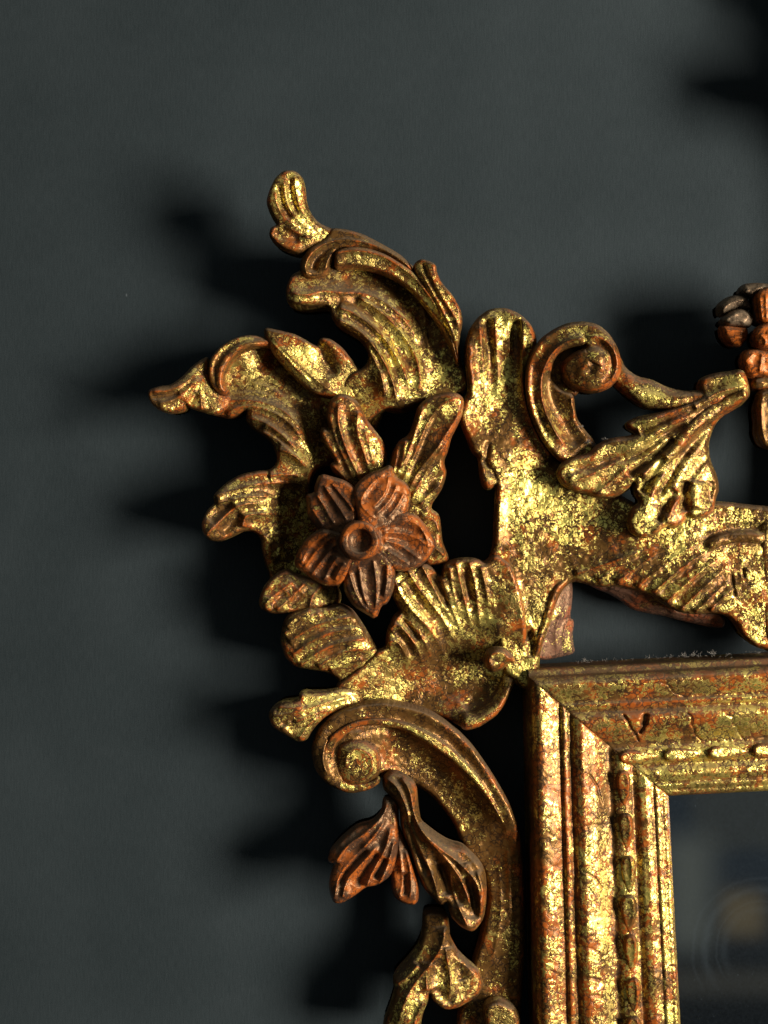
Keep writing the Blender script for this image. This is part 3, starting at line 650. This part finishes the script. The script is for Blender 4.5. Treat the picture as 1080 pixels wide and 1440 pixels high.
# --- the flower
flower = bpy.data.objects.new('flower', None); sc.collection.objects.link(flower); flower.parent = root
flower['label'] = 'five-petalled red-brown flower with a hollow centre'
petals = [
  ('195,242 198,200 240,156 300,154 362,176 420,213 455,270 452,340 405,400 335,445 300,500 250,472 212,432 165,372 158,300 150,250', '230,220,124 330,200,124 420,260,126 190,320,116 240,420,118 370,360,128 330,440,124',
   ['205,250 255,330 290,400 320,440', '250,190 310,280 370,370 400,420', '300,180 350,240 410,310 440,360', '175,340 215,400 245,450'], ['230,210 285,300 345,400', '290,190 350,280 420,360']),
  ('455,235 490,180 548,130 620,100 662,100 700,145 752,172 778,220 772,300 742,370 685,425 600,450 560,440 500,400 465,330', '520,180,128 640,120,126 750,230,124 600,300,136 520,350,136 700,380,128',
   ['640,110 560,170 495,250 480,310 520,360 590,410', '660,130 650,220 600,290 555,330', '715,180 680,270 620,340 570,380', '755,240 710,330 650,400'], ['620,150 550,230 520,300', '680,170 640,270 580,345', '730,230 670,320 610,380']),
  ('560,450 610,440 680,402 750,384 830,400 892,470 926,560 910,640 842,690 760,710 700,706 650,670 600,590 560,520', '640,480,128 760,420,126 880,500,120 900,600,118 800,640,118 690,650,124 760,540,116',
   ['600,460 690,430 780,410 850,440 900,520 910,600', '620,490 720,490 830,520 900,570', '630,540 720,560 800,620 860,660', '650,600 720,650 790,690'], ['640,460 740,450 850,490', '640,520 740,530 850,600', '650,570 730,610 800,660']),
  ('382,700 440,650 540,620 620,600 660,670 677,740 672,850 640,934 605,945 570,997 520,990 458,950 408,872 388,780', '430,720,124 640,720,124 460,920,116 570,970,116 540,780,122 650,880,120',
   ['410,740 440,850 490,950 530,985', '470,700 480,800 500,900 540,970', '560,660 580,780 585,880 575,980', '650,690 650,790 630,900'], ['440,720 460,830 510,940', '520,690 530,820 550,940', '610,680 620,800 600,900']),
  ('100,690 92,630 138,560 200,510 262,480 330,490 380,560 400,650 392,712 378,765 340,800 260,807 200,782 130,740', '120,640,118 200,540,120 320,520,128 180,740,116 300,780,118 270,640,116 370,680,128',
   ['105,690 150,590 220,520 290,490', '125,715 190,620 260,550 310,520', '170,760 230,680 290,600 330,560', '250,790 290,710 340,640', '320,790 350,720 385,680'], ['120,670 180,580 250,520', '150,730 215,640 290,570', '210,760 270,680 330,610', '290,780 330,700']),
]
for i, (o, h, rid, gro) in enumerate(petals):
    o = T('M', o); fc = np.array([506.0, 760.0]); ro = np.linalg.norm(o-fc, axis=1); o = np.where((ro < 44)[:, None], fc+(o-fc)*.5, o)
    oc = o.mean(0); ax_ = (oc-fc)/np.linalg.norm(oc-fc); pr = np.array([-ax_[1], ax_[0]]); q_ = o-oc; o = oc+np.outer(q_@ax_, ax_)*1.03+np.outer(q_@pr, pr)*1.14; kt = np.argmax(np.linalg.norm(o-fc, axis=1)); o[kt] = fc+(o[kt]-fc)*1.07
    relief('petal', flower, M_BOLE, o, spots('M', h), lines('M', rid, 'r', 3.2, 2.8, (.06, .12))+lines('M', gro, 'g', -2.0, 5), edge=(9, 11), back=92, rough=1.0, res=1.2, corner=1)
th = np.linspace(0, 2*np.pi, 25)[:-1]
ring_o = np.stack([np.cos(th)*130*(1+.03*np.sin(3*th)), np.sin(th)*125], 1)+(477, 540)
ring_o = ring_o*.22222+(400, 640)
cc = (477*.22222+400, 540*.22222+640)
circ = lambda r: np.stack([np.cos(np.linspace(0, 2*np.pi, 33))*r+cc[0], np.sin(np.linspace(0, 2*np.pi, 33))*r+cc[1]], 1)
relief('flower_centre', flower, M_BOLE, ring_o, [(cc[0], cc[1], 140)], [('b', circ(22.5), 5, 7, (0, 0)), ('b', circ(4.5), -8, 12, (0, 0))], edge=(7, 9), back=104, rough=.8, res=1.1)

# --- C-scroll beside the stem, with its ball
scroll = relief('scroll', root, M_WORN, T('D', '560,800 520,775 470,715 430,640 398,560 382,460 385,370 408,300 450,240 510,198 570,172 640,165 702,178 752,218 790,280 812,360 798,420 750,462 700,479 640,478 585,456 548,420 540,375 558,335 600,303 648,286 645,266 580,275 530,300 500,345 492,400 502,440 535,475 592,490 598,560 605,600 640,650 688,705 690,750 620,800'),
       spots('D', '600,780,92 520,720,100 420,560,106 400,400,110 470,260,112 620,190,112 750,250,120 700,340,132 600,380,116 680,450,118 790,400,114 560,560,92 640,680,88 470,420,98'),
       lines('D', ['640,238 570,250 500,295 455,380 443,470 465,570 510,660 560,730'], 'r', 10, 4.5, (.05, .1)) +
       lines('D', ['640,277 700,262 752,300 765,370 730,425 660,440', '690,350 670,390 640,370'], 'g', -6, 7, (.02, .3)) + lines('D', ['650,240 715,232 775,290 790,360 765,430 700,462'], 'r', 5, 4, (.1, .2)) +
       lines('D', ['485,380 480,460 505,550 560,650 620,720'], 'g', -8, 12, (.1, .1)) + lines('D', ['420,300 405,380 405,470 425,570 470,670 530,750'], 'g', -5, 7) +
       lines('D', ['590,490 580,530 600,570 590,600'], 'r', 4, 3), edge=(9, 11), back=60)
relief('scroll_web', scroll, M_DARK, T('D', '470,330 520,280 600,262 640,290 590,330 570,380 590,430 620,470 600,500 530,480 480,430'), spots('D', '540,380,74'), edge=(6, 6), back=48)  # added dark back plate, stands in for the shadow in the scroll's gap
relief('scroll_arm', scroll, M_WORN, T('E', '340,430 372,400 400,465 460,508 530,522 600,558 670,576 760,573 800,556 860,540 900,600 860,640 760,650 650,660 570,662 500,655 440,620 392,580 350,545 330,490'),
       spots('E', '370,480,104 460,560,110 600,610,112 720,610,116 850,590,118'), lines('E', ['390,520 480,580 600,620 720,600'], 'g', 5, 9), edge=(13, 18), back=78)

# --- large hanging leaf on the right
right = relief('acanthus_leaf', root, M_RICH, T('E', '758,540 770,510 830,490 900,482 960,468 985,520 998,592 952,640 900,668 850,700 817,750 795,822 802,900 838,980 846,1040 830,1085 822,1140 780,1170 730,1177 692,1150 690,1190 640,1222 600,1210 542,1260 482,1273 432,1242 415,1190 440,1130 482,1100 450,1062 447,1000 420,1040 350,1080 260,1077 240,1062 170,1050 110,1020 77,970 100,920 150,888 240,868 270,830 330,800 412,790 470,777 415,750 410,722 460,698 560,678 640,654 720,622 770,590 762,570'),
       spots('E', '970,560,124 830,520,116 700,700,120 560,800,118 300,900,112 120,960,110 350,1040,106 480,720,112 560,960,116 480,1200,118 640,1100,108 760,1120,104 780,900,98 720,860,106 830,680,110 880,640,110'),
       lines('E', ['990,588 900,625 800,680 720,755 650,840 560,925 480,990'], 'b', 8, 8.5, (.05, .05)) +
       lines('E', ['960,520 880,560 790,610 700,670 600,740 480,810 360,860', '770,640 660,660 560,700 450,740'], 'g', 5, 8) +
       lines('E', ['985,545 900,565 820,590 760,640'], 'r', 6, 4) +
       lines('E', ['740,650 640,690 540,740 470,770', '700,720 600,770 500,850 430,890 340,900 240,930 140,960', '640,800 560,870 480,930 420,980'], 'g', -9, 6, (.1, .1)) +
       lines('E', ['430,880 330,920 230,980 130,1010', '600,780 480,850 400,890', '260,1070 340,1000 420,930', '120,1000 200,950 300,900'], 'r', 5, 5) +
       lines('E', ['860,660 760,760 680,870 600,980 520,1080 470,1180', '780,820 700,920 640,1020 600,1130'], 'g', 5, 9) +
       lines('E', ['820,720 740,800 660,900 600,1000 550,1090', '700,1000 680,1070 690,1150', '640,1040 590,1120 560,1200', '590,880 520,980 480,1060'], 'g', -9, 6.5, (.1, .1)) +
       lines('E', ['800,900 760,960 700,1040 680,1120', '600,1210 620,1130 680,1060', '530,1255 580,1200 600,1150'], 'r', 5, 5) +
       lines('E', ['755,1000 745,1070 740,1140'], 'g', 8, 12) + lines('E', ['820,1000 800,1060 815,1120'], 'g', -5, 6), edge=(10, 14), back=72, rough=1.3)

# --- blossom cluster at the right edge
cluster = bpy.data.objects.new('blossom_cluster', None); sc.collection.objects.link(cluster); cluster.parent = root
cluster['label'] = 'cluster of small rust-red blossoms and dusty petals'
M_PALE = gilded('dusty_petal', gilt=-0.5, red=-0.25, dust=0.7, glaze=0.0, bole=((0.085, 0.058, 0.034), (0.12, 0.05, 0.02)), seed=3.1)
for pts, h, rid, mt in [
    ('282,270 300,248 330,225 375,205 420,195 500,205 525,260 540,300 480,310 440,300 390,312 345,330 312,358 290,320', 112, ['300,320 360,260 440,230 500,230'], M_PALE),
    ('300,400 320,365 380,315 460,295 530,330 555,390 520,445 430,440 340,430', 120, ['320,400 400,340 480,330 530,380', '350,420 430,380 500,420'], M_PALE),
    ('298,430 350,420 430,435 510,450 505,530 470,570 440,592 380,582 330,535 310,500', 114, ['320,480 400,470 490,480', '350,540 420,520 480,530'], M_BLOSSOM),
    ('448,150 460,125 490,108 580,100 665,108 760,130 760,190 665,170 600,190 540,215 490,195 455,175', 112, ['520,200 560,150 640,120', '480,180 520,140'], M_PALE),
    ('570,200 600,150 665,130 760,140 860,200 840,400 720,420 600,412 582,300', 126, ['600,200 610,300 620,400', '650,170 650,300 655,400', '720,180 700,300 690,410'], M_BLOSSOM),
    ('553,510 580,450 620,420 700,405 780,430 820,520 780,590 700,612 620,612 570,575', 134, ['600,500 650,540 640,590', '650,480 700,510 680,570'], M_BLOSSOM),
    ('463,700 470,650 495,622 560,612 640,628 700,620 800,640 900,700 800,820 665,832 600,818 545,836 490,795', 122, ['480,720 520,680 560,640', '620,640 610,720 600,810'], M_BLOSSOM),
    ('522,870 560,830 620,815 760,830 860,880 700,930 600,945 535,930', 98, ['560,880 640,870'], M_DARK),
    ('565,1060 590,1000 600,940 700,920 800,930 860,1000 850,1200 800,1350 700,1395 620,1372 575,1280 580,1180', 112, ['620,960 610,1100 620,1250 650,1360', '720,950 720,1150 710,1350'], M_DARK)]:
    o = T('L', pts); c = o.mean(0)
    relief('petal', cluster, mt, o, [(c[0], c[1], h)], lines('L', rid, 'r', 4, 3.5), edge=(8, 10), dome=(14, 6), back=h-42, rough=1.0, res=1.3)
relief('crest_ornament', root, M_DARK, T('W', '1100,480 1150,445 1200,470 1200,520 1180,560 1130,580 1095,560'), [(1140, 520, 92)], edge=(12, 16), dome=(30, 10), back=48)
relief('crest_ornament', root, M_BODY, T('W', '1128,100 1140,70 1180,45 1230,60 1290,110 1330,200 1330,320 1290,430 1230,500 1180,520 1190,470 1250,400 1280,310 1270,210 1220,150 1160,150 1135,130'),
       [(1140, 90, 124), (1290, 230, 108), (1210, 480, 96), (1230, 100, 118)], [('r', T('W', '1160,100 1240,110 1300,200 1300,320 1240,440'), 8, 8)], edge=(10, 14), back=80)
relief('crest_ornament', root, M_BODY, T('W', '1170,-60 1190,-110 1260,-90 1300,-20 1300,90 1250,75 1220,5 1175,-20'), [(1220, -50, 118)], edge=(10, 14), back=60)

# --- lower C-scroll running down beside the frame
low = relief('scroll', root, M_DARK, T('G', '410,395 340,445 262,460 182,432 130,372 112,282 138,202 200,132 298,95 400,80 500,95 602,122 702,182 792,270 872,382 942,500 985,600 1000,700 1010,900 1012,1100 1000,1300 990,1500 960,1600 720,1600 730,1440 738,1382 782,1300 790,1190 822,1100 842,1000 858,900 842,800 792,742 747,690 722,600 680,540 620,470 556,430 480,410'),
       spots('G', '130,280,98 260,120,100 180,400,104 450,100,98 450,250,66 560,300,62 350,400,86 620,140,98 800,290,96 700,450,58 700,350,56 920,500,90 800,600,58 900,800,64 980,800,70 900,1000,70 860,1200,66 960,1300,64 800,1350,66 850,1500,66 780,700,66'),
       lines('G', ['190,400 160,340 165,270 210,200 300,152 400,145 500,165 600,205 700,275 790,370 870,480 930,600 960,700'], 'r', 9, 5, (.05, .2)) +
       lines('G', ['180,300 200,230 280,180 400,175 520,200'], 'g', -9, 9) +
       lines('G', ['560,200 660,260 750,340 840,450 910,580'], 'g', 5, 8) +
       lines('G', ['940,700 950,850 950,1000', '900,760 915,900 905,1050 870,1200'], 'r', 3, 6) +
       lines('G', ['560,430 640,480 700,560 740,660'], 'r', 4, 5), edge=(12, 16), back=26, rough=1.5)
relief('scroll_ball', low, M_WORN, T('G', '210,312 230,262 282,235 340,242 386,272 405,320 402,390 352,432 282,446 230,420 205,370'),
       spots('G', '300,340,106'), lines('G', ['225,400 300,425 370,385 372,310 310,272 262,300 255,350 290,370'], 'r', 5, 5), dome=(28, 18), edge=(6, 7), back=58)
relief('scroll_rim', low, M_RICH, T('G', '160,345 165,270 205,210 290,160 400,147 500,165 600,205 700,272 790,362 870,470 930,600 905,570 850,480 770,385 700,320 640,280 590,245 500,195 400,178 310,182 262,215 215,262 205,345 235,405 300,432 370,415 400,400 400,425 350,455 270,468 195,435'),
       spots('G', '180,320,100 300,450,98 300,165,100 500,180,99 700,295,97 880,520,90'), edge=(5, 6), back=60)

# stems and hanging leaves under the scroll
relief('leaf_sprig', root, M_DARK, T('G', '415,400 450,370 500,385 556,432 562,520 575,600 640,650 700,688 762,702 812,750 848,800 852,900 840,1000 796,1056 742,1030 702,985 690,920 662,942 630,912 590,870 560,800 530,700 495,620 488,520 450,480 420,450'),
       spots('G', '450,400,92 520,480,100 530,600,106 600,720,112 740,740,110 820,820,116 780,1030,122 640,900,110 720,900,112 840,950,114'),
       lines('G', ['420,400 470,430 510,510 530,600 570,700 630,820 655,930', '490,400 530,450 545,560 590,650 680,740 760,850 800,1000', '560,600 640,690 740,760 820,850 830,980'], 'r', 9, 5, (.08, .1)) +
       lines('G', ['700,800 710,880 740,960 780,1040', '810,790 840,880 820,990'], 'r', 7, 5) + lines('G', ['620,720 690,830 740,950', '520,560 550,680 610,820', '660,760 690,900'], 'g', -9, 8) +
       lines('G', ['740,790 770,780 765,760'], 'r', 5, 4) + lines('G', ['760,820 800,900 800,1000'], 'g', -7, 7), edge=(9, 13), back=60)
relief('leaf_sprig', root, M_BOLE, T('G', '418,480 414,545 370,592 310,602 250,650 196,710 186,745 192,762 215,764 195,820 188,870 205,930 240,932 292,902 342,862 392,856 445,818 476,740 484,650 478,560 480,500'),
       spots('G', '200,740,112 200,900,120 330,700,110 300,850,118 420,800,112 440,560,98'),
       lines('G', ['215,760 260,690 340,640 410,570 440,500', '210,920 225,820 290,740 380,650 430,570', '245,910 260,830 320,770 400,680', '345,860 380,780 430,700 450,600', '400,850 440,760 465,660'], 'r', 8, 5, (.06, .12)) +
       lines('G', ['230,860 270,780 350,700', '300,860 340,790 400,720', '380,830 430,740'], 'g', -7, 6), edge=(9, 12), back=66)
relief('leaf_sprig', root, M_BOLE, T('G', '460,620 480,600 522,700 546,780 566,850 560,940 500,932 460,900 454,830 446,780 462,700'),
       spots('G', '480,700,96 520,880,106 470,860,104'), lines('G', ['480,650 490,750 500,850 480,920', '510,700 535,800 530,920'], 'r', 6, 5) + lines('G', ['495,800 510,900'], 'g', -5, 6), edge=(8, 10), back=60)

# foliage at the bottom edge
relief('acanthus_leaf', root, M_WORN, T('K', '395,170 530,180 545,260 546,330 600,430 665,488 722,522 742,600 722,660 680,692 600,737 522,750 460,702 430,640 422,700 392,770 378,831 360,960 150,960 168,831 198,760 240,622 224,600 225,560 300,480 360,400 388,330 396,260'),
       spots('K', '450,250,84 500,350,92 400,450,90 250,570,88 350,620,102 300,800,104 500,500,90 640,560,88 540,700,94 680,650,84 220,850,96'),
       lines('K', ['520,260 515,360 450,470 370,560 290,680 240,850', '420,640 410,560 440,480', '400,700 350,800 330,900', '525,380 540,480 560,600 540,700', '240,600 300,560 370,480'], 'r', 8, 6, (.08, .1)) +
       lines('K', ['310,640 290,740 280,850'], 'g', 5, 12) + lines('K', ['460,620 500,660 580,700', '600,480 620,580'], 'g', -5, 8), edge=(10, 13), back=44, rough=1.4)
relief('curl', low, M_RICH, T('K', '755,790 752,750 775,710 830,695 880,710 930,740 960,800 960,900 850,960 780,940 765,860'),
       spots('K', '830,780,92 900,900,86'), edge=(12, 14), back=50)

# --- dust fluff caught on the ledge and in the corners
def lint(name, spots_, parent, seed):
    r = np.random.RandomState(seed); V = []; F = []
    for (x, y, h, n, L) in spots_:
        for _ in range(n):
            p = np.array([x+r.randn()*2.5, y+r.randn()*.8, h+r.randn()*2]); d = np.array([r.randn()*.8, -abs(r.randn())*.8-.1, r.randn()*.6]); d /= np.linalg.norm(d)
            k = 5; pts = []
            for i in range(k):
                pts.append(p.copy()); d = d+r.randn(3)*.45; d /= np.linalg.norm(d); p = p+d*L/k*(.5+r.rand())
            for i, q in enumerate(pts):
                w = .30*(1-i/k*.6)
                for a in range(3):
                    V.append(to_world(q[0]+w*math.cos(a*2.1), q[1]+w*math.sin(a*2.1), q[2]+w*.5*math.sin(a*2.1)))
            b0 = len(V)-3*k
            for i in range(k-1):
                for a in range(3):
                    F.append((b0+3*i+a, b0+3*i+(a+1) % 3, b0+3*i+3+(a+1) % 3, b0+3*i+3+a))
    o = link_mesh(name, np.array(V), np.array(F), M_LINT, parent); o['kind'] = 'stuff'; return o
M_LINT = bpy.data.materials.new('grey_lint'); M_LINT.use_nodes = True
M_LINT.node_tree.nodes['Principled BSDF'].inputs['Base Color'].default_value = (0.13, 0.11, 0.085, 1); M_LINT.node_tree.nodes['Principled BSDF'].inputs['Roughness'].default_value = 1
_r = np.random.RandomState(11); sp_ = []
for _ in range(60):
    x = 806+_r.rand()**.8*280; sp_.append((x, 935-(x-750)*.055+_r.randn()*1.0, 70, 1+_r.randint(3), 2.0+_r.rand()**2*4))
for cx_ in (822, 962, 975, 1000): sp_.append((cx_, 933-(cx_-750)*.055, 70, 14, 7))
lint('dust_lint', sp_, toprail, 3)
lint('dust_lint', [(828, 622, 92, 25, 7), (836, 628, 90, 20, 6), (815, 600, 92, 12, 5), (850, 618, 102, 14, 5), (905, 545, 98, 8, 4)], scroll, 4)

# --- copies for the other half of the frame, about its upright middle line
from mathutils import Matrix, Vector
axp = frame_pt(axis_u, 0); hx = 92.0
w0 = to_world(np.array(axp[0]), np.array(axp[1]), np.array(hx))
ndir = Vector((math.cos(TH), 0, math.sin(TH)))
R3 = Matrix.Identity(3) - 2*Matrix([[ndir[i]*ndir[j] for j in range(3)] for i in range(3)])
w0 = Vector([float(x) for x in w0]); off = w0 - R3@w0
R4 = R3.to_4x4(); R4.translation = off
def mirror_copy(o, parent, top):
    c = o.copy(); sc.collection.objects.link(c); c.parent = parent
    c.matrix_local = (R4 @ o.matrix_local) if top else o.matrix_local
    for ch in list(o.children): mirror_copy(ch, c, False)
for o in [c for c in list(root.children) if c.name.split('.')[0] not in ('mirror_glass', 'crest_ornament')]:
    mirror_copy(o, root, True)
